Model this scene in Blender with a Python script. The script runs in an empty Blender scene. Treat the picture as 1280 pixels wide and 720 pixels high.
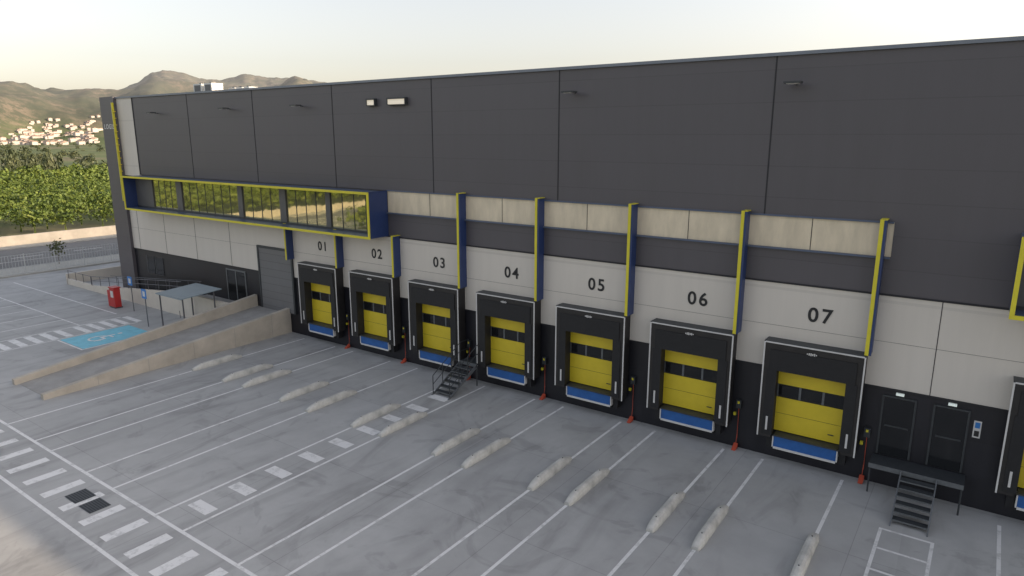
import bpy, math, random
import numpy as np
from mathutils import Vector, noise, Matrix
random.seed(7); rng=np.random.default_rng(7)
S=bpy.context.scene; COL=S.collection
R=math.radians
# ------------------------------------------------------------ materials
def nt(name):
    m=bpy.data.materials.new(name); m.use_nodes=True; n=m.node_tree.nodes; l=m.node_tree.links
    return m,n,l,n["Principled BSDF"]
def mat(name,col,rough=.6,var=.12,scale=1.5,stretch=(1,1,1),metal=0,bump=0,bscale=20,var2=0,scale2=.25,spec=.5):
    m,n,l,b=nt(name)
    b.inputs["Roughness"].default_value=rough; b.inputs["Metallic"].default_value=metal
    b.inputs["Specular IOR Level"].default_value=spec
    tc=n.new("ShaderNodeTexCoord"); mp=n.new("ShaderNodeMapping"); mp.inputs["Scale"].default_value=stretch
    l.new(tc.outputs["Object"],mp.inputs[0])
    no=n.new("ShaderNodeTexNoise"); no.inputs["Scale"].default_value=scale; no.inputs["Detail"].default_value=4; no.inputs["Roughness"].default_value=.65
    l.new(mp.outputs[0],no.inputs["Vector"])
    mr=n.new("ShaderNodeMapRange"); mr.inputs[1].default_value=.25; mr.inputs[2].default_value=.75; mr.inputs[3].default_value=1-var; mr.inputs[4].default_value=1+var
    l.new(no.outputs[0],mr.inputs[0])
    v=n.new("ShaderNodeVectorMath"); v.operation='SCALE'; v.inputs[0].default_value=col[:3]; l.new(mr.outputs[0],v.inputs["Scale"])
    out=v.outputs[0]
    if var2:
        n2=n.new("ShaderNodeTexNoise"); n2.inputs["Scale"].default_value=scale2; n2.inputs["Detail"].default_value=3
        l.new(tc.outputs["Object"],n2.inputs["Vector"])
        m2=n.new("ShaderNodeMapRange"); m2.inputs[1].default_value=.3; m2.inputs[2].default_value=.7; m2.inputs[3].default_value=1-var2; m2.inputs[4].default_value=1+var2
        l.new(n2.outputs[0],m2.inputs[0]); v2=n.new("ShaderNodeVectorMath"); v2.operation='SCALE'; l.new(out,v2.inputs[0]); l.new(m2.outputs[0],v2.inputs["Scale"]); out=v2.outputs[0]
    l.new(out,b.inputs["Base Color"])
    if bump:
        nb=n.new("ShaderNodeTexNoise"); nb.inputs["Scale"].default_value=bscale; nb.inputs["Detail"].default_value=3; l.new(tc.outputs["Object"],nb.inputs["Vector"])
        bp=n.new("ShaderNodeBump"); bp.inputs["Strength"].default_value=bump; bp.inputs["Distance"].default_value=.02; l.new(nb.outputs[0],bp.inputs["Height"]); l.new(bp.outputs[0],b.inputs["Normal"])
    return m
def math_(n,l,op,a,b=None,c=None):
    k=n.new("ShaderNodeMath"); k.operation=op
    for i,x in enumerate((a,b,c)):
        if x is None: continue
        if isinstance(x,(int,float)): k.inputs[i].default_value=x
        else: l.new(x,k.inputs[i])
    return k.outputs[0]
def panel_mat(name,col,rough,px=7.5,x0=-7.05,pz=1.14,var=.05,spec=.5,streak=.06,joint=.1,jw=.03):
    m,n,l,b=nt(name); b.inputs["Roughness"].default_value=rough; b.inputs["Specular IOR Level"].default_value=spec
    tc=n.new("ShaderNodeTexCoord"); sp=n.new("ShaderNodeSeparateXYZ"); l.new(tc.outputs["Object"],sp.inputs[0])
    fx=math_(n,l,'FLOOR',math_(n,l,'DIVIDE',math_(n,l,'SUBTRACT',sp.outputs[0],x0),px))
    fz=math_(n,l,'FLOOR',math_(n,l,'DIVIDE',sp.outputs[2],pz))
    cb=n.new("ShaderNodeCombineXYZ"); l.new(fx,cb.inputs[0]); l.new(fz,cb.inputs[2])
    wn=n.new("ShaderNodeTexWhiteNoise"); wn.noise_dimensions='3D'; l.new(cb.outputs[0],wn.inputs["Vector"])
    a=math_(n,l,'MULTIPLY_ADD',wn.outputs["Value"],2*var,1-var)
    mp=n.new("ShaderNodeMapping"); mp.inputs["Scale"].default_value=(1.6,1,.12); l.new(tc.outputs["Object"],mp.inputs[0])
    no=n.new("ShaderNodeTexNoise"); no.inputs["Scale"].default_value=1.2; no.inputs["Detail"].default_value=5; no.inputs["Roughness"].default_value=.7; l.new(mp.outputs[0],no.inputs["Vector"])
    s=math_(n,l,'MULTIPLY_ADD',no.outputs[0],4*streak,1-2*streak)
    fr=math_(n,l,'FRACT',math_(n,l,'DIVIDE',sp.outputs[2],pz))
    j=math_(n,l,'MULTIPLY_ADD',math_(n,l,'LESS_THAN',fr,jw),-joint,1.0)
    t=math_(n,l,'MULTIPLY',math_(n,l,'MULTIPLY',a,s),j)
    v=n.new("ShaderNodeVectorMath"); v.operation='SCALE'; v.inputs[0].default_value=col; l.new(t,v.inputs["Scale"]); l.new(v.outputs[0],b.inputs["Base Color"])
    r1=math_(n,l,'MULTIPLY_ADD',no.outputs[0],.2,rough-.1); l.new(r1,b.inputs["Roughness"])
    return m
M={}
M['dark']=panel_mat("dark_grey_cladding",(.092,.085,.096),.45,pz=1.14,var=.025,joint=.16,jw=.03,streak=.05)
M['white']=panel_mat("white_cladding",(.62,.575,.52),.5,px=4.67,x0=-3,pz=3.4,var=.02,streak=.035)
M['black']=panel_mat("black_cladding",(.013,.013,.018),.4,px=2.3,pz=1.2,var=.15,streak=.2)
M['seam']=mat("panel_seam",(.02,.02,.024),.7)
M['cap']=mat("roof_flashing",(.17,.19,.23),.4)
M['navy']=mat("navy_paint",(.024,.046,.140),.4,.12)
M['slate']=mat("slate_blue_sheet",(.085,.11,.17),.5,.12)
M['yellow']=mat("yellow_paint",(.64,.56,.035),.45,.08)
M['dooryel']=mat("yellow_door_paint",(.66,.51,.03),.45,.06,2)
M['blue']=mat("blue_paint",(.02,.10,.32),.45,.2,3)
M['rubber']=mat("black_rubber",(.011,.011,.013),.65,.25,4)
M['fabric']=mat("shelter_fabric",(.021,.019,.019),.6,.3,2.5)
M['trimw']=mat("white_trim",(.58,.57,.56),.5,.1)
M['beige']=mat("beige_strip",(.68,.585,.44),.45,.16,1.5,(1.5,1,.4))
M['steel']=mat("galvanised_steel",(.16,.17,.18),.45,.2,5,metal=.5)
M['dsteel']=mat("dark_steel",(.05,.055,.06),.5,.2,5,metal=.3)
M['conc']=mat("ramp_concrete",(.44,.395,.335),.85,.14,1.2,(1,1,1),bump=.3,var2=.12,scale2=.5)
M['rampc']=mat("ramp_surface",(.31,.30,.285),.85,.16,1.5,bump=.3,var2=.12,scale2=.5)
M['wstop']=mat("wheel_guide_concrete",(.46,.45,.42),.8,.25,2.5,bump=.4,bscale=12,var2=.15,scale2=.8)
M['wwall']=mat("rendered_white_wall",(.60,.55,.48),.8,.08,1,bump=.15)
M['rolldoor']=panel_mat("grey_roller_door",(.15,.15,.155),.45,pz=.5,var=.03,joint=.3,jw=.08)
M['divider']=mat("window_divider_panel",(.10,.10,.105),.45,.1)
M['red']=mat("red_paint",(.42,.02,.02),.45,.1)
M['orange']=mat("orange_red_plastic",(.45,.07,.035),.5,.15)
M['signblue']=mat("sign_blue",(.03,.18,.5),.4,.05)
M['sheet']=mat("canopy_sheet",(.24,.30,.34),.3,.1)
M['digit']=mat("stencil_black",(.02,.02,.022),.6,.1)
M['ac']=mat("hvac_white",(.65,.64,.6),.5,.06)
M['grille']=mat("hvac_grille",(.12,.12,.12),.6,.06)
M['fence']=mat("fence_paint",(.5,.51,.5),.5,.06)
M['rail']=mat("grey_rail",(.10,.10,.11),.5,.06)
def emis(name,c,s):
    m,n,l,b=nt(name); b.inputs["Base Color"].default_value=(*c,1); b.inputs["Emission Color"].default_value=(*c,1); b.inputs["Emission Strength"].default_value=s; return m
M['lamp']=emis("lit_lamp",(.9,.8,.65),.3); M['exit']=emis("exit_sign_light",(.8,.88,.84),.25)
m,n,l,b=nt("tinted_glass"); b.inputs["Base Color"].default_value=(.56,.53,.33,1); b.inputs["Metallic"].default_value=.85; b.inputs["Roughness"].default_value=.03
tc=n.new("ShaderNodeTexCoord"); no=n.new("ShaderNodeTexNoise"); no.inputs["Scale"].default_value=.9; l.new(tc.outputs["Object"],no.inputs["Vector"]); bp=n.new("ShaderNodeBump"); bp.inputs["Strength"].default_value=.06; bp.inputs["Distance"].default_value=.05; l.new(no.outputs[0],bp.inputs["Height"]); l.new(bp.outputs[0],b.inputs["Normal"]); M['glass']=m
m,n,l,b=nt("dark_glass"); b.inputs["Base Color"].default_value=(.012,.013,.015,1); b.inputs["Roughness"].default_value=.12; M['dglass']=m
# yard concrete
m,n,l,b=nt("yard_concrete"); b.inputs["Roughness"].default_value=.72
tc=n.new("ShaderNodeTexCoord")
def noi(scale,detail,st=(1,1,1),dist=0,rg=.6):
    mp=n.new("ShaderNodeMapping"); mp.inputs["Scale"].default_value=st; l.new(tc.outputs["Object"],mp.inputs[0])
    k=n.new("ShaderNodeTexNoise"); k.inputs["Scale"].default_value=scale; k.inputs["Detail"].default_value=detail; k.inputs["Distortion"].default_value=dist; k.inputs["Roughness"].default_value=rg; l.new(mp.outputs[0],k.inputs["Vector"]); return k.outputs[0]
def mrng(x,a,b_,c,d):
    k=n.new("ShaderNodeMapRange"); k.interpolation_type='SMOOTHSTEP'
    for i,q in enumerate((a,b_,c,d)): k.inputs[i+1].default_value=q
    l.new(x,k.inputs[0]); return k.outputs[0]
t=mrng(noi(.16,3,dist=.6),.3,.72,.90,1.08)
t=math_(n,l,'MULTIPLY',t,mrng(noi(1.1,5,rg=.65),.25,.75,.95,1.05))
t=math_(n,l,'MULTIPLY',t,mrng(noi(.55,4,(1,.25,1),1.2),.50,.72,1,.79))
t=math_(n,l,'MULTIPLY',t,mrng(noi(.30,4,(1,1,1),2.5),.56,.66,1,.86))
sx=n.new("ShaderNodeSeparateXYZ"); l.new(tc.outputs["Object"],sx.inputs[0])
wob=math_(n,l,'MULTIPLY',noi(.12,2),.8)
ph=math_(n,l,'FRACT',math_(n,l,'DIVIDE',math_(n,l,'ADD',math_(n,l,'ADD',sx.outputs[0],4.75+.95+4.67*20-.4),wob),4.67))
tr=mrng(math_(n,l,'ABSOLUTE',math_(n,l,'SUBTRACT',math_(n,l,'ABSOLUTE',math_(n,l,'SUBTRACT',ph,.22)),.20)),.02,.07,.0,1.0)
msk=mrng(noi(.35,4,(1,.15,1),.5,.7),.42,.62,0,1)
tf=math_(n,l,'SUBTRACT',1.0,math_(n,l,'MULTIPLY',math_(n,l,'MULTIPLY',math_(n,l,'SUBTRACT',1.0,tr),msk),.12))
t=math_(n,l,'MULTIPLY',t,tf)
br=n.new("ShaderNodeTexBrick"); br.offset=0; br.inputs["Scale"].default_value=1; br.inputs["Brick Width"].default_value=4.67; br.inputs["Row Height"].default_value=5.2; br.inputs["Mortar Size"].default_value=.012; br.inputs["Mortar Smooth"].default_value=.2
br.inputs["Color1"].default_value=(1,1,1,1); br.inputs["Color2"].default_value=(.95,.95,.95,1); br.inputs["Mortar"].default_value=(.72,.72,.72,1)
mp=n.new("ShaderNodeMapping"); mp.inputs["Location"].default_value=(2.3,.3,0); l.new(tc.outputs["Object"],mp.inputs[0]); l.new(mp.outputs[0],br.inputs["Vector"])
v=n.new("ShaderNodeVectorMath"); v.operation='SCALE'; v.inputs[0].default_value=(.395,.392,.385); l.new(t,v.inputs["Scale"])
v2=n.new("ShaderNodeVectorMath"); v2.operation='MULTIPLY'; l.new(v.outputs[0],v2.inputs[0]); l.new(br.outputs[0],v2.inputs[1]); l.new(v2.outputs[0],b.inputs["Base Color"])
bp=n.new("ShaderNodeBump"); bp.inputs["Strength"].default_value=.15; bp.inputs["Distance"].default_value=.01; l.new(noi(14,3),bp.inputs["Height"]); l.new(bp.outputs[0],b.inputs["Normal"])
M['yard']=m
m,n,l,b=nt("white_road_paint"); b.inputs["Roughness"].default_value=.6; tc=n.new("ShaderNodeTexCoord")
wf=mrng(noi(2.2,6,rg=.75),.48,.66,0,.7)
k=n.new("ShaderNodeMix"); k.data_type='RGBA'; l.new(wf,k.inputs[0]); k.inputs[6].default_value=(.72,.71,.70,1); k.inputs[7].default_value=(.43,.425,.415,1); l.new(k.outputs[2],b.inputs["Base Color"]); M['paint']=m
M['cyan']=mat("cyan_road_paint",(.17,.50,.62),.6,.14,2)
M['asph']=mat("asphalt",(.15,.15,.15),.85,.15,2,var2=.15,scale2=.1)
M['pave']=mat("pavement",(.36,.35,.32),.85,.1,2)
M['soil']=mat("soil",(.24,.16,.095),.9,.3,.6,bump=.4,bscale=2)
# ------------------------------------------------------------ mesh builder
import bmesh
class MB:
    def __init__(s): s.v=[]; s.f=[]; s.m=[]; s.mats=[]
    def mi(s,k):
        if k not in s.mats: s.mats.append(k)
        return s.mats.index(k)
    def box(s,x0,x1,y0,y1,z0,z1,k):
        i=len(s.v); s.v+=[(x0,y0,z0),(x1,y0,z0),(x1,y1,z0),(x0,y1,z0),(x0,y0,z1),(x1,y0,z1),(x1,y1,z1),(x0,y1,z1)]
        s.f+=[(i,i+3,i+2,i+1),(i+4,i+5,i+6,i+7),(i,i+1,i+5,i+4),(i+1,i+2,i+6,i+5),(i+2,i+3,i+7,i+6),(i+3,i,i+4,i+7)]
        s.m+=[s.mi(k)]*6; return s
    def poly(s,pts,k):
        i=len(s.v); s.v+=[tuple(p) for p in pts]; s.f.append(tuple(range(i,i+len(pts)))); s.m.append(s.mi(k)); return s
    def prism(s,prof,a0,a1,k,axis='x'):
        i=len(s.v); N=len(prof)
        for a in (a0,a1):
            for p in prof: s.v.append((a,p[0],p[1]) if axis=='x' else (p[0],a,p[1]))
        q=s.mi(k)
        s.f.append(tuple(range(i,i+N))[::-1]); s.f.append(tuple(range(i+N,i+2*N))); s.m+=[q,q]
        for j in range(N): s.f.append((i+j,i+(j+1)%N,i+N+(j+1)%N,i+N+j)); s.m.append(q)
        return s
    def tube(s,p0,p1,r,k,seg=6):
        p0=Vector(p0);p1=Vector(p1); d=(p1-p0).normalized(); u=d.orthogonal().normalized(); w=d.cross(u)
        i=len(s.v); q=s.mi(k)
        for p in (p0,p1):
            for j in range(seg):
                a=2*math.pi*j/seg; s.v.append(tuple(p+r*(math.cos(a)*u+math.sin(a)*w)))
        for j in range(seg): s.f.append((i+j,i+(j+1)%seg,i+seg+(j+1)%seg,i+seg+j)); s.m.append(q)
        s.f.append(tuple(range(i,i+seg))[::-1]); s.f.append(tuple(range(i+seg,i+2*seg))); s.m+=[q,q]
        return s
    def obj(s,name,parent=None,bevel=0,loc=None):
        me=bpy.data.meshes.new(name); me.from_pydata(s.v,[],s.f)
        for k in s.mats: me.materials.append(M[k])
        me.polygons.foreach_set("material_index",s.m)
        me.update()
        bm=bmesh.new(); bm.from_mesh(me); bmesh.ops.recalc_face_normals(bm,faces=bm.faces); bm.to_mesh(me); bm.free()
        o=bpy.data.objects.new(name,me); COL.objects.link(o)
        if parent: o.parent=parent
        if loc: o.location=loc
        if bevel:
            b=o.modifiers.new("bevel","BEVEL"); b.width=bevel; b.segments=2; b.limit_method='ANGLE'
        return o
def empty(name,loc=(0,0,0)):
    o=bpy.data.objects.new(name,None); COL.objects.link(o); o.location=loc; return o
# ------------------------------------------------------------ terrain
CX,CY,CZ=0.0,-26.5,12.5
ridge=[(-180,.02),(-70,.035),(-50,.046),(-42,.055),(-36,.0530),(-33.4,.0520),(-29.9,.0490),(-28.3,.0620),(-26.9,.0785),(-26.2,.0815),(-25.1,.080),(-23.8,.0725),(-22.5,.0715),(-20.7,.0800),(-19.3,.0770),(-17,.0755),(-14.4,.0689),(-8,.055),(10,.035),(40,.02),(180,.02)]
rx=np.array([a for a,_ in ridge]); ry=np.array([b for _,b in ridge])
def terr(r,phi):
    if r<900: return 0.0
    el=float(np.interp(phi,rx,ry)); t=min((r-900)/3600,1.0)
    Hr=el*4500+CZ
    sm=min(t*2.5,1); sm=sm*sm*(3-2*sm)
    h=Hr*(.18*sm+.82*t**1.6)
    a=R(phi-35.4); x=r*math.sin(a); y=r*math.cos(a)
    nn=noise.fractal(Vector((x/620,y/620,3.1)),1.0,2.1,6)
    rd=1-abs(noise.noise(Vector((x/420+9,y/420,1.7))))*2
    r2=1-abs(noise.noise(Vector((x/170+4,y/170,5.7))))*2
    amp=math.sin(math.pi*min(t,1)**.8)
    h+=(nn*75+rd*52+r2*17-30)*amp + noise.fractal(Vector((phi*1.6,t*3,9)),.8,2.1,5)*8*t*t
    if r>4500: h*=max(0,1-(r-4500)/2500)
    return max(h,0)
rs=[0,60,120,250,400,600,800,900]+list(np.linspace(950,4500,110))+[4700,5200,6000,7500,12000]
phis=list(np.arange(-180,-48,4.))+list(np.arange(-48,-8,.17))+list(np.arange(-8,180,4.))
vs=[];fs=[]
for r in rs:
    for p in phis:
        a=R(p-35.4); vs.append((CX+r*math.sin(a),CY+r*math.cos(a),terr(r,p)-.02))
P=len(phis)
for i in range(len(rs)-1):
    for j in range(P):
        j2=(j+1)%P; fs.append((i*P+j,(i+1)*P+j,(i+1)*P+j2,i*P+j2))
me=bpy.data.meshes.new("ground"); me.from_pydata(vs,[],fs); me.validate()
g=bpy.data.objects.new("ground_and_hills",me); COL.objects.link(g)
for p in me.polygons: p.use_smooth=True
m,n,l,b=nt("terrain"); b.inputs["Roughness"].default_value=.95; b.inputs["Specular IOR Level"].default_value=.1
tc=n.new("ShaderNodeTexCoord")
def ramp(x,stops):
    k=n.new("ShaderNodeValToRGB"); e=k.color_ramp.elements
    while len(e)<len(stops): e.new(.5)
    for q,(p,c) in zip(e,stops): q.position=p; q.color=(*c,1)
    l.new(x,k.inputs[0]); return k.outputs[0]
def mix(f,a,b_):
    k=n.new("ShaderNodeMix"); k.data_type='RGBA'; 
    if isinstance(f,(int,float)): k.inputs[0].default_value=f
    else: l.new(f,k.inputs[0])
    for i,x in ((6,a),(7,b_)):
        if isinstance(x,tuple): k.inputs[i].default_value=(*x,1)
        else: l.new(x,k.inputs[i])
    return k.outputs[2]
flat=ramp(noi(.012,5),[(.35,(.06,.09,.03)),(.5,(.10,.13,.04)),(.6,(.17,.15,.08)),(.7,(.07,.10,.04))])
hill=ramp(noi(.006,6,rg=.75),[(.32,(.045,.055,.028)),(.47,(.080,.080,.045)),(.56,(.14,.115,.075)),(.72,(.25,.19,.13))])
bush=mrng(noi(.03,4,rg=.8),.44,.57,0,.8)
hill=mix(bush,hill,(.045,.058,.030))
sp=n.new("ShaderNodeSeparateXYZ"); l.new(tc.outputs["Object"],sp.inputs[0])
c=mix(mrng(sp.outputs[2],8,60,0,1),flat,hill)
haze=mrng(sp.outputs[2],0,300,.08,.18)  # aerial haze painted into the hill colour, paler with height
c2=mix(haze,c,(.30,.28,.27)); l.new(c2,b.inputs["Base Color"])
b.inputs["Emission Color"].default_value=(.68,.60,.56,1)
l.new(mrng(sp.outputs[2],2,250,.03,.24),b.inputs["Emission Strength"])  # slight glow on the hills stands in for light scattered by haze
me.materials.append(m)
# ------------------------------------------------------------ flat sheets
MB().poly([(-71.8,-33,.01),(60,-33,.01),(60,70,.01),(-71.8,70,.01)],'yard').obj("yard_pavement")
MB().poly([(-90,-200,.01),(-76,-200,.01),(-76,200,.01),(-90,200,.01)],'asph').obj("access_road")
k=MB(); k.box(-76,-71.8,-200,200,-.1,.13,'pave'); k.box(-92,-90,-200,200,-.1,.13,'pave'); k.obj("roadside_pavement")
k=MB()
for y in np.arange(-120,120,6.0): k.poly([(-83.1,y,.015),(-82.95,y,.015),(-82.95,y+3,.015),(-83.1,y+3,.015)],'paint')
k.poly([(-76.6,-200,.015),(-76.45,-200,.015),(-76.45,200,.015),(-76.6,200,.015)],'paint'); k.obj("road_markings")
MB().box(-92.35,-92,-200,200,0,1.25,'conc').obj("retaining_wall")
MB().poly([(-99,-200,.03),(-92.35,-200,.9),(-92.35,200,.9),(-99,200,.03)],'soil').obj("soil_bank")
k=MB(); Z=.014
def rect(k,x0,x1,y0,y1,m='paint',z=Z): k.poly([(x0,y0,z),(x1,y0,z),(x1,y1,z),(x0,y1,z)],m)
LX=[-34.5,-31.6,-30,-26.9,-24.8,-21.8,-20.1,-17.05,-15.42,-12.42,-10.78,-7.78,-6.22,-3.33]
for x in LX: rect(k,x-.055,x+.055,-16.6,-.6)
rect(k,1.4,1.51,-16.6,-.9)
rect(k,-36,6,-16.72,-16.6)
rect(k,-36,6,-18.72,-18.6)
y=-3.2
while y>-16.4: rect(k,-21.5,-20.4,y-.24,y+.24); y-=1.53
x=-35.4
while x<4: rect(k,x-.22,x+.22,-18.35,-17.0); x+=1.52
rect(k,-1.75,-.2,-3.4,-3.3); rect(k,-1.75,-1.65,-8,-3.4); rect(k,-.3,-.2,-8,-3.4)
for y in (-4.6,-5.9,-7.2): rect(k,-1.65,-.3,y-.05,y+.05)
for i in range(6):
    y=-13.4+i*.85; rect(k,-49.2+i*.0,-47.1,y,y+.42)
rect(k,-47.0,-46.9,-14,-4.8); rect(k,-49.4,-49.3,-14,-4.8)
for i in range(5):
    y=-8.0+i*.8; rect(k,-49.2,-47.1,y,y+.4)
for x in (-51.9,-54.4,-56.9,-59.4,-61.9,-64.4,-66.9): rect(k,x,x+.1,-12.5,-7.5); rect(k,x,x+.1,-22,-17)
rect(k,-69,-49.4,-7.5,-7.4); rect(k,-69,-49.4,-17,-16.9)
rect(k,-69,-50.5,-4.6,-4.5)
rect(k,-46.8,-43.5,-9.85,-9.75); rect(k,-43.5,-43.4,-9.85,-5.4); 
k.obj("painted_lines")
k=MB(); rect(k,-46.75,-43.55,-9.7,-5.5,'cyan'); k.obj("disabled_parking_bay")
k=MB(); zz=.019
rect(k,-45.3,-45.15,-8.0,-7.1,'paint',zz); rect(k,-45.3,-44.7,-8.0,-7.85,'paint',zz+.003); rect(k,-44.8,-44.65,-8.6,-8.0,'paint',zz); rect(k,-45.15,-44.7,-7.5,-7.38,'paint',zz); rect(k,-45.35,-45.1,-6.9,-6.65,'paint',zz)
for i in range(14):
    a0=R(100+i*18); a1=R(100+(i+1)*18); cx,cy=-45.1,-8.15
    k.poly([(cx+.6*math.cos(a),cy+.6*math.sin(a),zz+.006) for a in (a0,a1)]+[(cx+.47*math.cos(a),cy+.47*math.sin(a),zz+.006) for a in (a1,a0)],'paint')
k.obj("wheelchair_symbol")
k=MB(); rect(k,-25.6,-24.75,-17.9,-17.2,'dsteel',.022); rect(k,-24.5,-23.65,-17.9,-17.2,'dsteel',.022)
for i in range(8):
    y=-17.87+i*.085; rect(k,-25.57,-24.78,y,y+.03,'rubber',.027); rect(k,-24.47,-23.68,y,y+.03,'rubber',.027)
k.obj("drain_cover")
# ------------------------------------------------------------ wheel guides
def wheel_guide(x,y0,y1):
    k=MB(); N=14; L=y1-y0
    prof=[(-.17,0),(-.165,.12),(-.12,.25),(-.05,.30),(.05,.30),(.12,.25),(.165,.12),(.17,0)]
    rings=[]
    for i in range(N+1):
        t=i/N; e=min(t,1-t)*L
        hs=min(1,.4+e*1.1)*(.98+.03*random.random()); ws=min(1,.7+e*1.2)
        rings.append([(px*ws+.005*random.uniform(-1,1),-L/2+t*L,pz*hs+.012) for px,pz in prof])
    for r_ in rings: k.v+=r_
    n_=len(prof); q=k.mi('wstop')
    for i in range(N):
        for j in range(n_-1): k.f.append((i*n_+j,i*n_+j+1,(i+1)*n_+j+1,(i+1)*n_+j)); k.m.append(q)
    k.f.append(tuple(range(n_))); k.f.append(tuple(range(N*n_,N*n_+n_))[::-1]); k.m+=[q,q]
    for yy in (-.9,.9): k.tube((0,yy,.30),(0,yy,.315),.022,'rubber',8)
    o=k.obj("concrete_wheel_guide",loc=(x,(y0+y1)/2,0)); o.rotation_euler[2]=R(random.uniform(-1.2,1.2))
for x in LX: wheel_guide(x,-8.0+random.uniform(-.08,.08),-5.05)
# ------------------------------------------------------------ warehouse
W=empty("warehouse_building")
B0,B1=-58.2,45
k=MB()
k.box(B0+.05,B1-.05,.0,55,0,15.25,'dark')
k.obj("core_walls",W)
k=MB()
k.box(-53.7,B1,-.12,0,9.62,15.3,'dark')
k.box(-27.1,B1,-.12,0,7.1,8.42,'dark')
k.box(-2.7,B1,-.12,0,8.42,9.62,'dark')
k.box(-56.1,B1,-.13,0,3.72,7.1,'white')
k.box(-56.1,-53.7,-.13,0,9.5,15.3,'white')
k.box(-56.1,B1,-.10,0,0,3.72,'black')
k.box(-58.3,-56.1,-.35,0,0,15.45,'dark')
k.box(-27.1,-2.7,-.1,0,8.42,9.62,'beige')
k.obj("cladding",W)
k=MB()
xs=[-46.2,-38.7,-31.2,-23.7,-16.2,-7.05,1.6]
for x in xs: k.box(x-.022,x+.022,-.135,-.12,9.62,15.3,'seam')
k.box(-53.75,-53.65,-.15,-.12,9.62,15.3,'seam')
for i in range(9):
    x=-3.0-4.67*i
    if x>-26: k.box(x-.012-2.33,x+.012-2.33,-.11,-.10,8.42,9.62,'seam')
for x in (-1.0,-55,-51,-46.8,-42.5):
    k.box(x-.012,x+.012,-.14,-.13,3.72,7.1,'seam')
for z in (5.4,): k.box(-56.1,B1,-.134,-.13,z,z+.010,'seam')
k.box(-58.32,B1,-.22,55,15.3,15.42,'cap')
k.box(-56.1,B1,-.17,-.135,7.06,7.12,'seam')
k.box(-56.1,B1,-.17,-.135,3.68,3.74,'seam')
k.obj("seams_and_flashing",W)
k=MB()
k.box(-27.1,-2.72,-.26,-.12,8.36,8.42,'slate'); k.box(-27.1,-2.72,-.18,-.12,9.58,9.64,'slate')
k.obj("band_flashing",W)
cols=[-3.0-4.67*i for i in range(8)]
for i,x in enumerate(cols):
    top=9.72 if x>-25 else 7.2
    k=MB(); k.box(x-.07,x+.10,-.60,-.12,4.95,top,'navy'); k.box(x-.09,x+.035,-.64,-.60,4.93,top+.03,'yellow'); k.box(x+.035,x+.12,-.62,-.60,4.93,top,'navy'); k.box(x-.09,x+.12,-.60,-.12,top,top+.03,'yellow')
    k.obj("fin_column",W)
def window_box(bx0,bx1,groups,lab):
    bz0,bz1,by=7.1,9.56,-1.5
    k=MB()
    k.box(bx0,bx1,by,-.14,bz1-.1,bz1,'slate'); k.box(bx0,bx1,by,-.14,bz0,bz0+.1,'slate')
    k.box(bx0,bx0+.1,by,-.14,bz0+.1,bz1-.1,'navy'); k.box(bx1-.1,bx1,by,-.14,bz0+.1,bz1-.1,'navy')
    k.box(bx1,bx1+.01,by,-.14,bz0,bz1,'navy')
    k.box(bx0-.02,bx1+.02,by-.06,by,bz1-.10,bz1+.03,'yellow'); k.box(bx0-.02,bx1+.02,by-.06,by,bz0-.03,bz0+.10,'yellow')
    k.box(bx0-.02,bx0+.11,by-.06,by,bz0+.10,bz1-.10,'yellow'); k.box(bx1-.11,bx1+.02,by-.06,by,bz0+.10,bz1-.10,'yellow')
    k.box(bx1-.03,bx1+.03,by,-.14,bz1,bz1+.05,'navy')
    k.obj("window_box_frame",W)
    k=MB(); gy=-.55
    k.box(bx0+.1,bx1-.1,gy+.02,gy+.04,bz0+.1,bz1-.1,'glass')
    k.box(bx0+.1,bx1-.1,gy-.04,gy+.02,bz0+.1,bz0+.22,'dsteel'); k.box(bx0+.1,bx1-.1,gy-.04,gy+.02,bz1-.22,bz1-.1,'dsteel')
    last=bx0+.1
    for a,bb,nn in groups:
        k.box(last,a,gy-.06,gy+.02,bz0+.22,bz1-.22,'divider'); last=bb
        for q in range(nn+1):
            xx=a+(bb-a)*q/nn; k.box(xx-.022,xx+.022,gy+.0,gy+.02,bz0+.22,bz1-.22,'dsteel')
    k.box(last,bx1-.1,gy-.06,gy+.02,bz0+.22,bz1-.22,'divider')
    k.obj("window_band",W)
window_box(-53.7,-27.1,[(-51.2,-47.9,4),(-47.2,-40.4,7),(-39.9,-36.0,4),(-35.4,-31.7,4),(-31.3,-27.4,4)],1)
window_box(.80,14.0,[(1.6,5,3),(5.6,12,6)],2)
k=MB()
k.box(-39.2,-35.85,-.2,-.135,1.3,5.35,'rolldoor'); k.box(-39.35,-39.2,-.24,-.1,1.3,5.5,'dsteel'); k.box(-35.85,-35.7,-.24,-.1,1.3,5.5,'dsteel'); k.box(-39.2,-35.85,-.24,-.1,5.35,5.5,'dsteel')
k.obj("roller_shutter_door",W)
k=MB()
for a in (-43.2,-42.1): k.box(a,a+1.0,-.13,-.1,1.25,3.4,'dglass'); 
k.box(-43.3,-43.2,-.16,-.1,1.25,3.5,'steel'); k.box(-42.2,-42.1,-.16,-.1,1.25,3.4,'steel'); k.box(-41.1,-41.0,-.16,-.1,1.25,3.5,'steel'); k.box(-43.2,-41.1,-.16,-.1,3.4,3.5,'steel')
for a in (-54.2,-52.9): k.box(a,a+1.1,-.13,-.1,1.9,3.3,'dglass'); k.box(a-.05,a,-.15,-.1,1.9,3.3,'steel')
k.obj("office_door",W)
k=MB()
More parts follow.
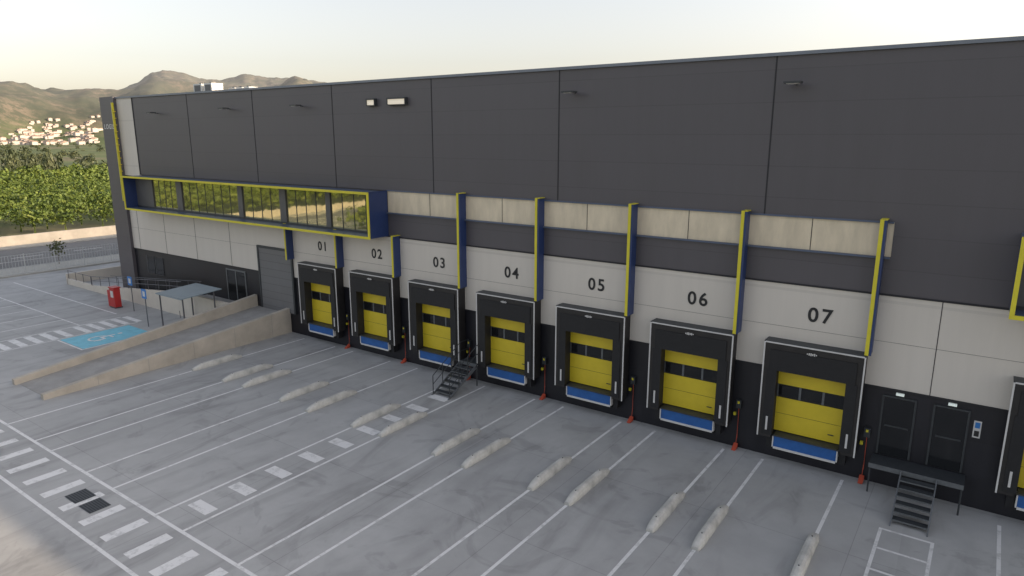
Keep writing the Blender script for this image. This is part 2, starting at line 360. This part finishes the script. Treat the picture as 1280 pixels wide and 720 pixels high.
for a in (-2.35,-.78):
    k.box(a,a+.95,-.13,-.1,1.2,3.4,'dglass'); k.box(a-.06,a,-.16,-.1,1.2,3.46,'dsteel'); k.box(a+.95,a+1.01,-.16,-.1,1.2,3.46,'dsteel'); k.box(a,a+.95,-.16,-.1,3.4,3.46,'dsteel')
    k.box(a+.1,a+.85,-.145,-.13,2.3,2.36,'dsteel')
k.obj("personnel_door",W)
k=MB()
k.box(-2.0,-1.75,-.2,-.1,3.53,3.61,'exit'); k.box(-.43,-.18,-.2,-.1,3.53,3.61,'exit')
k.obj("exit_light",W)
k=MB(); k.box(.36,.58,-.12,-.1,2.55,3.15,'trimw'); k.box(.40,.54,-.125,-.12,2.9,3.1,'signblue'); k.box(.40,.54,-.125,-.12,2.6,2.8,'digit'); k.obj("wall_notice_sign",W)
for x,z,kk in ((-6.3,14.3,0),(-15.4,14.3,0),(-26.0,14.2,1),(-27.9,14.2,2),(-33.8,14.2,0),(-41.1,14.2,0),(-50.1,14.1,0)):
    k=MB()
    if kk==0:
        k.tube((x,-.12,z),(x,-.5,z+.03),.03,'dsteel'); k.box(x-.28,x+.28,-.85,-.42,z,z+.07,'dsteel'); k.box(x-.2,x+.2,-.8,-.47,z-.02,z,'trimw')
    else:
        w=.62 if kk==1 else .28
        k.box(x-w,x+w,-.30,-.12,z-.08,z+.18,'lamp'); k.box(x-w-.04,x+w+.04,-.36,-.12,z+.18,z+.25,'dsteel'); k.box(x-w-.04,x-w,-.34,-.12,z-.1,z+.18,'dsteel'); k.box(x+w,x+w+.04,-.34,-.12,z-.1,z+.18,'dsteel'); k.box(x-w-.04,x+w+.04,-.34,-.12,z-.13,z-.1,'dsteel')
    k.obj("wall_floodlight",W)
def text(s,x,z,size,y=-.145,name="dock_number",par=W):
    cu=bpy.data.curves.new(name,"FONT"); cu.body=s; cu.size=size; cu.align_x='CENTER'; cu.align_y='CENTER'; cu.extrude=.004; cu.offset=.014; cu.space_character=1.25
    cu.materials.append(M['digit']); o=bpy.data.objects.new(name,cu); COL.objects.link(o); o.location=(x,y,z); o.rotation_euler=(R(90),0,0); o.parent=par; return o
def dock(c,num):
    E=empty("loading_dock"); E.parent=W
    a,b_=c-1.72,c+1.72; o=1.25; F=-.72; zt=4.88; zb=1.05; zi=3.86
    k=MB()
    k.box(a,c-o,F,-.14,zb,zt,'fabric'); k.box(c+o,b_,F,-.14,zb,zt,'fabric'); k.box(c-o,c+o,F,-.14,zi,zt,'fabric')
    k.box(c-o-.32,c-o+.05,F-.03,F,zb+.1,zi-.06,'rubber'); k.box(c+o-.05,c+o+.32,F-.03,F,zb+.1,zi-.06,'rubber')
    k.box(c-1.5,c+1.5,F-.045,F,zi-.06,zi+.75,'rubber')
    k.box(a-.03,a+.02,F-.03,F,zb,zt,'trimw'); k.box(b_-.02,b_+.03,F-.03,F,zb,zt,'trimw'); k.box(a+.02,b_-.02,F-.03,F,zt-.03,zt+.02,'trimw')
    k.box(a-.03,b_+.03,F,-.14,zt,zt+.04,'dsteel')
    for q in (c-o-.2,c+o+.14): k.box(q,q+.07,F-.05,F-.03,zb+.3,zb+.85,'trimw')
    for i in range(6):
        q=c-.2+i*.062; hh=(.05,.09,.11,.08,.10,.05)[i]; k.box(q,q+.04,F-.055,F-.045,zt-.22-hh/2,zt-.22+hh/2,'trimw')
    k.obj("dock_shelter",E)
    k=MB()
    y0=-.20
    k.box(c-1.35,c+1.35,y0,-.14,1.2,1.92,'dooryel'); k.box(c-1.35,c+1.35,y0,-.14,1.935,2.58,'dooryel'); k.box(c-1.35,c+1.35,y0,-.14,3.12,3.9,'dooryel')
    k.box(c-1.35,c+1.35,y0+.02,-.14,2.58,3.12,'rubber')
    for i in range(4): q=c-1.24+i*.83; k.box(q-.045,q+.035,y0+.0,y0+.02,2.6,3.1,'steel')
    for i in range(3):
        q=c-1.2+i*.83; k.box(q,q+.74,y0+.008,y0+.02,2.66,3.05,'dglass')
    k.box(c-1.35,c+1.35,y0+.004,y0+.02,1.915,1.94,'rubber')
    k.tube((c+.7,y0-.03,1.5),(c+.9,y0-.03,1.5),.02,'dsteel')
    k.obj("sectional_door",E)
    k=MB()
    k.box(c-1.13,c+1.13,-.62,-.14,.66,1.12,'blue'); k.box(c-1.15,c+1.15,-.68,-.14,1.12,1.17,'dsteel')
    k.box(c-1.12,c+1.12,-.66,-.62,.60,.68,'trimw'); k.box(c-1.13,c+1.13,-.5,-.14,.5,.66,'rubber')
    k.box(c-1.17,c-1.13,-.66,-.3,.66,1.1,'trimw'); k.box(c+1.13,c+1.17,-.66,-.3,.66,1.1,'trimw')
    for q in (c-1.42,c+1.2): k.box(q,q+.22,-.5,-.14,.55,1.12,'rubber')
    k.obj("dock_leveller",E)
    k=MB(); x=b_+.28
    k.box(x-.1,x+.1,-.26,-.1,1.75,2.1,'dsteel'); k.box(x-.04,x+.04,-.27,-.26,1.95,2.05,'yellow')
    k.tube((x,-.16,1.75),(x+.02,-.2,.45),.012,'orange'); k.box(x-.2,x-.1,-.2,-.1,1.40,1.52,'yellow')
    k.obj("dock_control_box",E)
    k=MB(); k.prism([(-.55,.02),(-.2,.02),(-.2,.22)],x-.08,x+.08,'orange'); k.tube((x,-.22,.2),(x,-.14,.6),.012,'orange'); k.obj("wheel_chock",E)
    if num: text(num,c,5.98,.76,par=E)
for i in range(7): dock(-4.75-4.67*i,"0%d"%(7-i))
dock(2.95,"08")
def hvac(x,y,w,d,h):
    k=MB(); k.box(x-w/2,x+w/2,y-d/2,y+d/2,15.47,15.45+h,'ac')
    nfan=max(1,int(w/1.0))
    for i in range(nfan):
        cx=x-w/2+(i+.5)*w/nfan; k.box(cx-.36*w/nfan,cx+.36*w/nfan,y-d/2-.02,y-d/2,15.6,15.45+h-.12,'grille'); k.tube((cx,y,15.45+h),(cx,y,15.45+h+.08),.3,'grille',10)
    k.box(x-w/2-.05,x+w/2+.05,y-d/2-.05,y+d/2+.05,15.42,15.468,'dsteel'); k.obj("rooftop_hvac_unit",W)
hvac(-54.2,6,1.2,1,1.2); hvac(-52.7,6,1.1,1,1.2)
hvac(-51.9,7.5,.8,.8,.9); hvac(-50.9,7.5,.8,.8,.9); hvac(-49.9,7.5,.7,.8,.9)
k=MB(); k.box(-56.2,-56.08,-.5,-.36,7.5,15,'yellow')
for i in range(14): k.box(-56.06,-55.85,-.48,-.38,7.8+i*.5,7.86+i*.5,'dooryel')
k.obj("yellow_trim_ladder",W)
text("LOGIS",-57.2,13.2,.5,y=-.36,name="tower_lettering").data.materials[0]=M['trimw']
# ------------------------------------------------------------ stairs
def stairs(xa,xb,ytop,ybot,ztop,px0,px1,rail=True,name="metal_stairs"):
    k=MB(); n_=6
    k.box(px0,px1,ytop,-.14,ztop-.08,ztop,'dsteel'); k.box(px0,px1,ytop-.02,ytop,ztop-.16,ztop+.01,'steel')
    for q in (px0+.05,px1-.05): k.tube((q,ytop+.08,0),(q,ytop+.08,ztop-.08),.03,'dsteel')
    for i in range(n_):
        t=(i+1)/(n_+1); y=ytop+(ybot-ytop)*t; z=ztop*(1-t)
        k.box(xa,xb,y-.16,y+.12,z-.035,z,'dsteel'); k.box(xa,xb,y-.18,y-.16,z-.04,z+.005,'steel')
    for q in (xa-.03,xb+.03):
        k.prism([(ytop,ztop),(ytop,ztop-.22),(ybot,.0),(ybot-.15,.02)],q-.02,q+.02,'steel')
        if rail:
            for zz in (.5,.95): k.tube((q,ytop,ztop+zz),(q,ybot,zz+.05),.022,'dsteel')
            for t in (0,.33,.66,1): 
                y=ytop+(ybot-ytop)*t; z=ztop*(1-t); k.tube((q,y,z),(q,y,z+.98),.022,'dsteel')
    if rail:
        for q in (px0+.03,px1-.03):
            for zz in (.5,.98): k.tube((q,ytop,ztop+zz),(q,-.2,ztop+zz),.022,'dsteel')
            k.tube((q,-.22,ztop),(q,-.22,ztop+.98),.022,'dsteel')
    return k.obj(name)
stairs(-21.45,-20.45,-.9,-3.0,1.2,-21.5,-20.4)
stairs(-1.45,-.45,-1.05,-2.9,1.15,-2.5,.35,rail=False)
# ------------------------------------------------------------ ramps and left walls
k=MB()
def wedge(k,x0,x1,ya,za,yb,zb,zlow,m):
    k.prism([(ya,zlow),(ya,za),(yb,zb),(yb,zlow)],x0,x1,m)
wedge(k,-39.85,-36.65,-14.3,.02,-.14,1.28,0,'rampc')
wedge(k,-36.65,-36.35,-14.5,.28,-.14,1.62,0,'conc')
wedge(k,-40.15,-39.85,-14.5,.30,-.14,2.05,0,'conc')
for y in np.arange(-12,-1,2.6):
    t=(y+14.5)/14.36; k.box(-36.352,-36.346,y,y+.018,.02,.26+1.32*t,'rampc')
k.obj("loading_ramp")
k=MB()
k.box(-46,-40.16,-1.9,-.14,0,1.24,'rampc'); k.box(-46,-40.2,-2.1,-1.9,0,1.75,'wwall')
k.prism([(-60,0.0),(-46,0.0),(-46,1.24),(-60,.03)],-1.9,-.4,'rampc',axis='y')
k.prism([(-60,0.0),(-46,0.0),(-46,1.75),(-60,.45)],-2.1,-1.9,'wwall',axis='y')
k.box(-64.5,-60.0,-2.1,-1.9,0,.5,'wwall'); k.box(-64.6,-64.4,-2.1,3.0,0,.9,'wwall')
k.obj("pedestrian_ramp")
k=MB()
for x in np.arange(-60,-46.1,1.55):
    z=.45+(x+60)/14*1.3; k.tube((x,-2,z),(x,-2,z+.75),.025,'rail')
for h in (.4,.75): k.tube((-60,-2,.45+h),(-46,-2,1.75+h),.025,'rail')
for x in np.arange(-64.3,-60,1.4): k.tube((x,-2,.5),(x,-2,1.2),.025,'rail')
k.tube((-64.4,-2,1.2),(-60,-2,1.2),.025,'rail'); 
for x in np.arange(-59,-46,1.6):
    z=(x+60)/14*1.24; k.tube((x,-.5,z),(x,-.5,z+1),.02,'rail')
k.tube((-60,-.5,1),(-46,-.5,2.25),.022,'rail')
k.obj("handrail")
k=MB()
k.prism([(-4.65,2.34),(-1.8,2.52),(-1.8,2.58),(-4.65,2.40)],-44.4,-41.3,'sheet')
for x in (-44.25,-41.45):
    for y in (-4.45,-2.3): k.tube((x,y,0),(x,y,2.4),.05,'rail')
k.tube((-44.3,-4.6,2.36),(-41.4,-4.6,2.36),.05,'rail'); k.tube((-44.3,-1.95,2.5),(-41.4,-1.95,2.5),.05,'rail')
for y in (-4.45,-3.2,-2.3): k.tube((-44.3,y,.4),(-44.3,y-.01,.9),.02,'rail')
k.obj("bicycle_shelter")
def psign(x,y,h,kk='signblue'):
    k=MB(); k.tube((x,y,0),(x,y,h),.035,'steel'); k.box(x-.3,x+.3,y-.06,y-.04,h-.65,h,kk); k.box(x-.14,x+.14,y-.066,y-.06,h-.5,h-.15,'trimw'); o=k.obj("disabled_parking_sign"); return o
psign(-45.3,-4.9,2.6); psign(-50.3,-3.4,2.6)
k=MB(); k.box(-52.9,-52.2,-3.8,-3.35,.08,1.5,'red'); k.box(-52.95,-52.15,-3.85,-3.3,1.5,1.58,'red'); k.box(-52.75,-52.35,-3.82,-3.8,.8,1.3,'trimw'); k.box(-52.95,-52.15,-3.85,-3.3,0,.08,'dsteel'); k.box(-53.5,-53.1,-3.7,-3.4,0,1.25,'red'); k.obj("fire_hydrant_cabinet",bevel=.02)
k=MB()
for y in np.arange(-60,90,2.5): k.tube((-72,y,.1),(-72,y,2.0),.035,'fence',5)
for y in np.arange(-60,87.5,.25): k.box(-72.006,-71.994,y,y+.02,.2,1.9,'fence')
for z in (.25,.8,1.35,1.9): k.box(-72.01,-71.99,-60,87.5,z,z+.03,'fence')
k.obj("mesh_fence")
# ------------------------------------------------------------ foliage
def leafmat(name,c1,c2,c3,sc=.9):
    m,n,l,b=nt(name); b.inputs["Roughness"].default_value=.6; b.inputs["Specular IOR Level"].default_value=.3
    gi=n.new("ShaderNodeTexCoord")
    a=n.new("ShaderNodeTexNoise"); a.inputs["Scale"].default_value=sc; a.inputs["Detail"].default_value=3; a.inputs["Roughness"].default_value=.8; l.new(gi.outputs["Object"],a.inputs["Vector"])
    k=n.new("ShaderNodeValToRGB"); e=k.color_ramp.elements; e[0].position=.35; e[0].color=(*c1,1); e[1].position=.68; e[1].color=(*c3,1); q=e.new(.5); q.color=(*c2,1)
    l.new(a.outputs[0],k.inputs[0]); l.new(k.outputs[0],b.inputs["Base Color"])
    return m
M['leaf']=leafmat("citrus_leaves",(.052,.085,.016),(.108,.150,.024),(.18,.21,.042),.5)
M['leafd']=leafmat("distant_leaves",(.055,.070,.032),(.085,.10,.045),(.125,.13,.06),.12)
M['bark']=mat("bark",(.09,.065,.045),.9,.2)
def crown(nleaf,size,rx_,rz,zc,lobes=9):
    L=[]
    for i in range(lobes):
        a=rng.uniform(0,6.28); rr=rng.uniform(.2,.62)*rx_; L.append((rr*math.cos(a),rr*math.sin(a),zc+rng.uniform(-.45,.5)*rz,rng.uniform(.38,.58)))
    out=np.zeros((nleaf,4,3))
    for i in range(nleaf):
        lx,ly,lz,lr=L[rng.integers(lobes)]
        d=rng.normal(size=3); d/=np.linalg.norm(d)
        if d[2]<-.4: d[2]*=-1
        p=np.array([lx,ly,lz])+d*np.array([rx_,rx_,rz])*lr*rng.uniform(.75,1.12)
        nrm=d+rng.normal(size=3)*.55; nrm/=np.linalg.norm(nrm)
        u=np.cross(nrm,rng.normal(size=3)); u/=np.linalg.norm(u); w=np.cross(nrm,u); s=size*rng.uniform(.6,1.3)
        out[i]=[p-u*s*.5,p-w*s*.32,p+u*s*.5,p+w*s*.32]
    return out
def forest(name,positions,templates,leafkey,trunk=True):
    V=[]
    for (x,y,z,s,sz) in positions:
        t=templates[rng.integers(len(templates))]; a=rng.uniform(0,6.28); c,s_=math.cos(a),math.sin(a)
        q=t.copy(); X=q[...,0]*c-q[...,1]*s_; Y=q[...,0]*s_+q[...,1]*c
        q[...,0]=X*s+x; q[...,1]=Y*s+y; q[...,2]=q[...,2]*sz+z; V.append(q.reshape(-1,3))
        if trunk:
            r_=.12*s; h=1.3*sz
            for k_ in range(2):
                dx,dy=(r_,0) if k_==0 else (0,r_)
                V.append(np.array([[x-dx,y-dy,z],[x+dx,y+dy,z],[x+dx*.5,y+dy*.5,z+h],[x-dx*.5,y-dy*.5,z+h]]))
    V=np.concatenate(V); N=len(V)
    me=bpy.data.meshes.new(name); me.vertices.add(N); me.vertices.foreach_set("co",V.ravel())
    me.loops.add(N); me.loops.foreach_set("vertex_index",np.arange(N)); nf=N//4
    me.polygons.add(nf); me.polygons.foreach_set("loop_start",np.arange(0,N,4)); me.polygons.foreach_set("loop_total",np.full(nf,4))
    me.materials.append(M[leafkey]); me.update(calc_edges=True); o=bpy.data.objects.new(name,me); COL.objects.link(o); return o
T=[crown(420,.46,2.9,2.0,2.3,11) for _ in range(6)]
Tl=[crown(150,.8,2.9,2.0,2.3,9) for _ in range(4)]
near=[];far=[]
for x in np.arange(-101,-215,-4.9):
    for y in np.arange(-80,85,4.4):
        q=(x+rng.normal()*.4,y+rng.normal()*.5,0,rng.uniform(.8,1.12),rng.uniform(.75,1.2))
        if y>-8 and x>-165: near.append(q)
        else: far.append(q)
for x in np.arange(-69,-10,4.9):
    for y in np.arange(-80,-35,4.4): far.append((x+rng.normal()*.3,y+rng.normal()*.4,0,rng.uniform(.85,1.12),rng.uniform(.8,1.15)))
forest("citrus_orchard",near,T,'leaf'); forest("citrus_orchard",far,Tl,'leaf')
T2=[crown(90,1.6,4.2,4.0,4.2,6) for _ in range(4)]
pos=[]
for i in range(1100):
    r=225+ (rng.random()**1.2)*1300; p=rng.uniform(-46,-12); a=R(p-35.4)
    if noise.noise(Vector((r*math.sin(a)/90,r*math.cos(a)/90,0)))<.0 and rng.random()<.85: continue
    s=rng.uniform(.4,.9); pos.append((r*math.sin(a),CY+r*math.cos(a),terr(r,p)-.5,s,s*rng.uniform(.6,1.1)))
for i in range(20):
    r=rng.uniform(215,260); p=rng.uniform(-40,-33.2); a=R(p-35.4); s=rng.uniform(.5,.95); pos.append((r*math.sin(a),CY+r*math.cos(a),0,s*.6,s*1.4))
forest("distant_trees",pos,T2,'leafd')
k=MB(); k.tube((-75,1.4,.1),(-75,1.4,1.2),.04,'bark')
for i in range(110):
    c=Vector((-75,1.4,1.75))+Vector(rng.normal(size=3))*.33; u=Vector(rng.normal(size=3)).normalized()*.14; w=u.orthogonal().normalized()*.1
    k.poly([c-u,c-w,c+u,c+w],'leafd')
k.obj("young_tree")
M['house']=mat("whitewashed_walls",(.56,.49,.43),.8,.15,.02); M['roof']=mat("terracotta_roof",(.30,.21,.16),.8,.15,.05)
k=MB(); cnt=0
for i in range(8000):
    if cnt>760: break
    p=rng.uniform(-41,-30.4); r=rng.uniform(1000,2300)
    a=R(p-35.4); x=r*math.sin(a); y=CY+r*math.cos(a); z=terr(r,p)-2
    e=(z-12.5)/r
    if e<-.012 or e>.020+.004*math.sin(p*3): continue
    if noise.noise(Vector((p*1.3,r/160,2)))<-.10 and rng.random()<.9: continue
    cnt+=1
    w=rng.uniform(3,6); d=rng.uniform(3,5); h=rng.uniform(4.5,7.5)
    k.box(x-w,x+w,y-d,y+d,z,z+h,'house')
    k.prism([(y-d-.3,z+h+.05),(y,z+h+1.3),(y+d+.3,z+h+.05)],x-w-.3,x+w+.3,'roof')
k.obj("hillside_town")
# ------------------------------------------------------------ light
el,az=21.6,60.0
w=bpy.data.worlds.new("World"); S.world=w; w.use_nodes=True; n=w.node_tree.nodes; l=w.node_tree.links
bg=n["Background"]; sky=n.new("ShaderNodeTexSky"); sky.sky_type='NISHITA'; sky.sun_disc=False; sky.sun_elevation=R(el); sky.sun_rotation=R(az); sky.air_density=1.0; sky.dust_density=2.5; sky.ozone_density=1.0; sky.altitude=50
hs=n.new("ShaderNodeHueSaturation"); hs.inputs["Saturation"].default_value=.5; l.new(sky.outputs[0],hs.inputs["Color"])
tc=n.new("ShaderNodeTexCoord"); sp=n.new("ShaderNodeSeparateXYZ"); l.new(tc.outputs["Generated"],sp.inputs[0])
mr=n.new("ShaderNodeMapRange"); mr.inputs[1].default_value=0; mr.inputs[2].default_value=.35; l.new(sp.outputs[2],mr.inputs[0])
mx=n.new("ShaderNodeMix"); mx.data_type='RGBA'; l.new(mr.outputs[0],mx.inputs[0]); mx.inputs[6].default_value=(2.08,1.82,1.58,1); mx.inputs[7].default_value=(2.06,1.98,1.93,1)
vm=n.new("ShaderNodeVectorMath"); vm.operation='MULTIPLY'; l.new(hs.outputs[0],vm.inputs[0]); l.new(mx.outputs[2],vm.inputs[1])
l.new(vm.outputs[0],bg.inputs[0]); bg.inputs[1].default_value=.14
sd=Vector((math.sin(R(az))*math.cos(R(el)),math.cos(R(az))*math.cos(R(el)),math.sin(R(el))))
L=bpy.data.lights.new("sun","SUN"); L.energy=4.8; L.angle=R(.6); L.color=(1,.79,.56)
o=bpy.data.objects.new("sun",L); COL.objects.link(o); o.rotation_euler=sd.to_track_quat('Z','Y').to_euler()
# ------------------------------------------------------------ camera
cam=bpy.data.cameras.new("camera"); co=bpy.data.objects.new("camera",cam); COL.objects.link(co); S.camera=co
cam.sensor_width=36; cam.lens=847/1280*36; cam.clip_start=.1; cam.clip_end=20000
co.location=(0,-26.5,12.5); co.rotation_euler=(R(90-12.64),0,R(35.4))
S.view_settings.view_transform='Standard'; S.view_settings.look='None'; S.view_settings.exposure=0
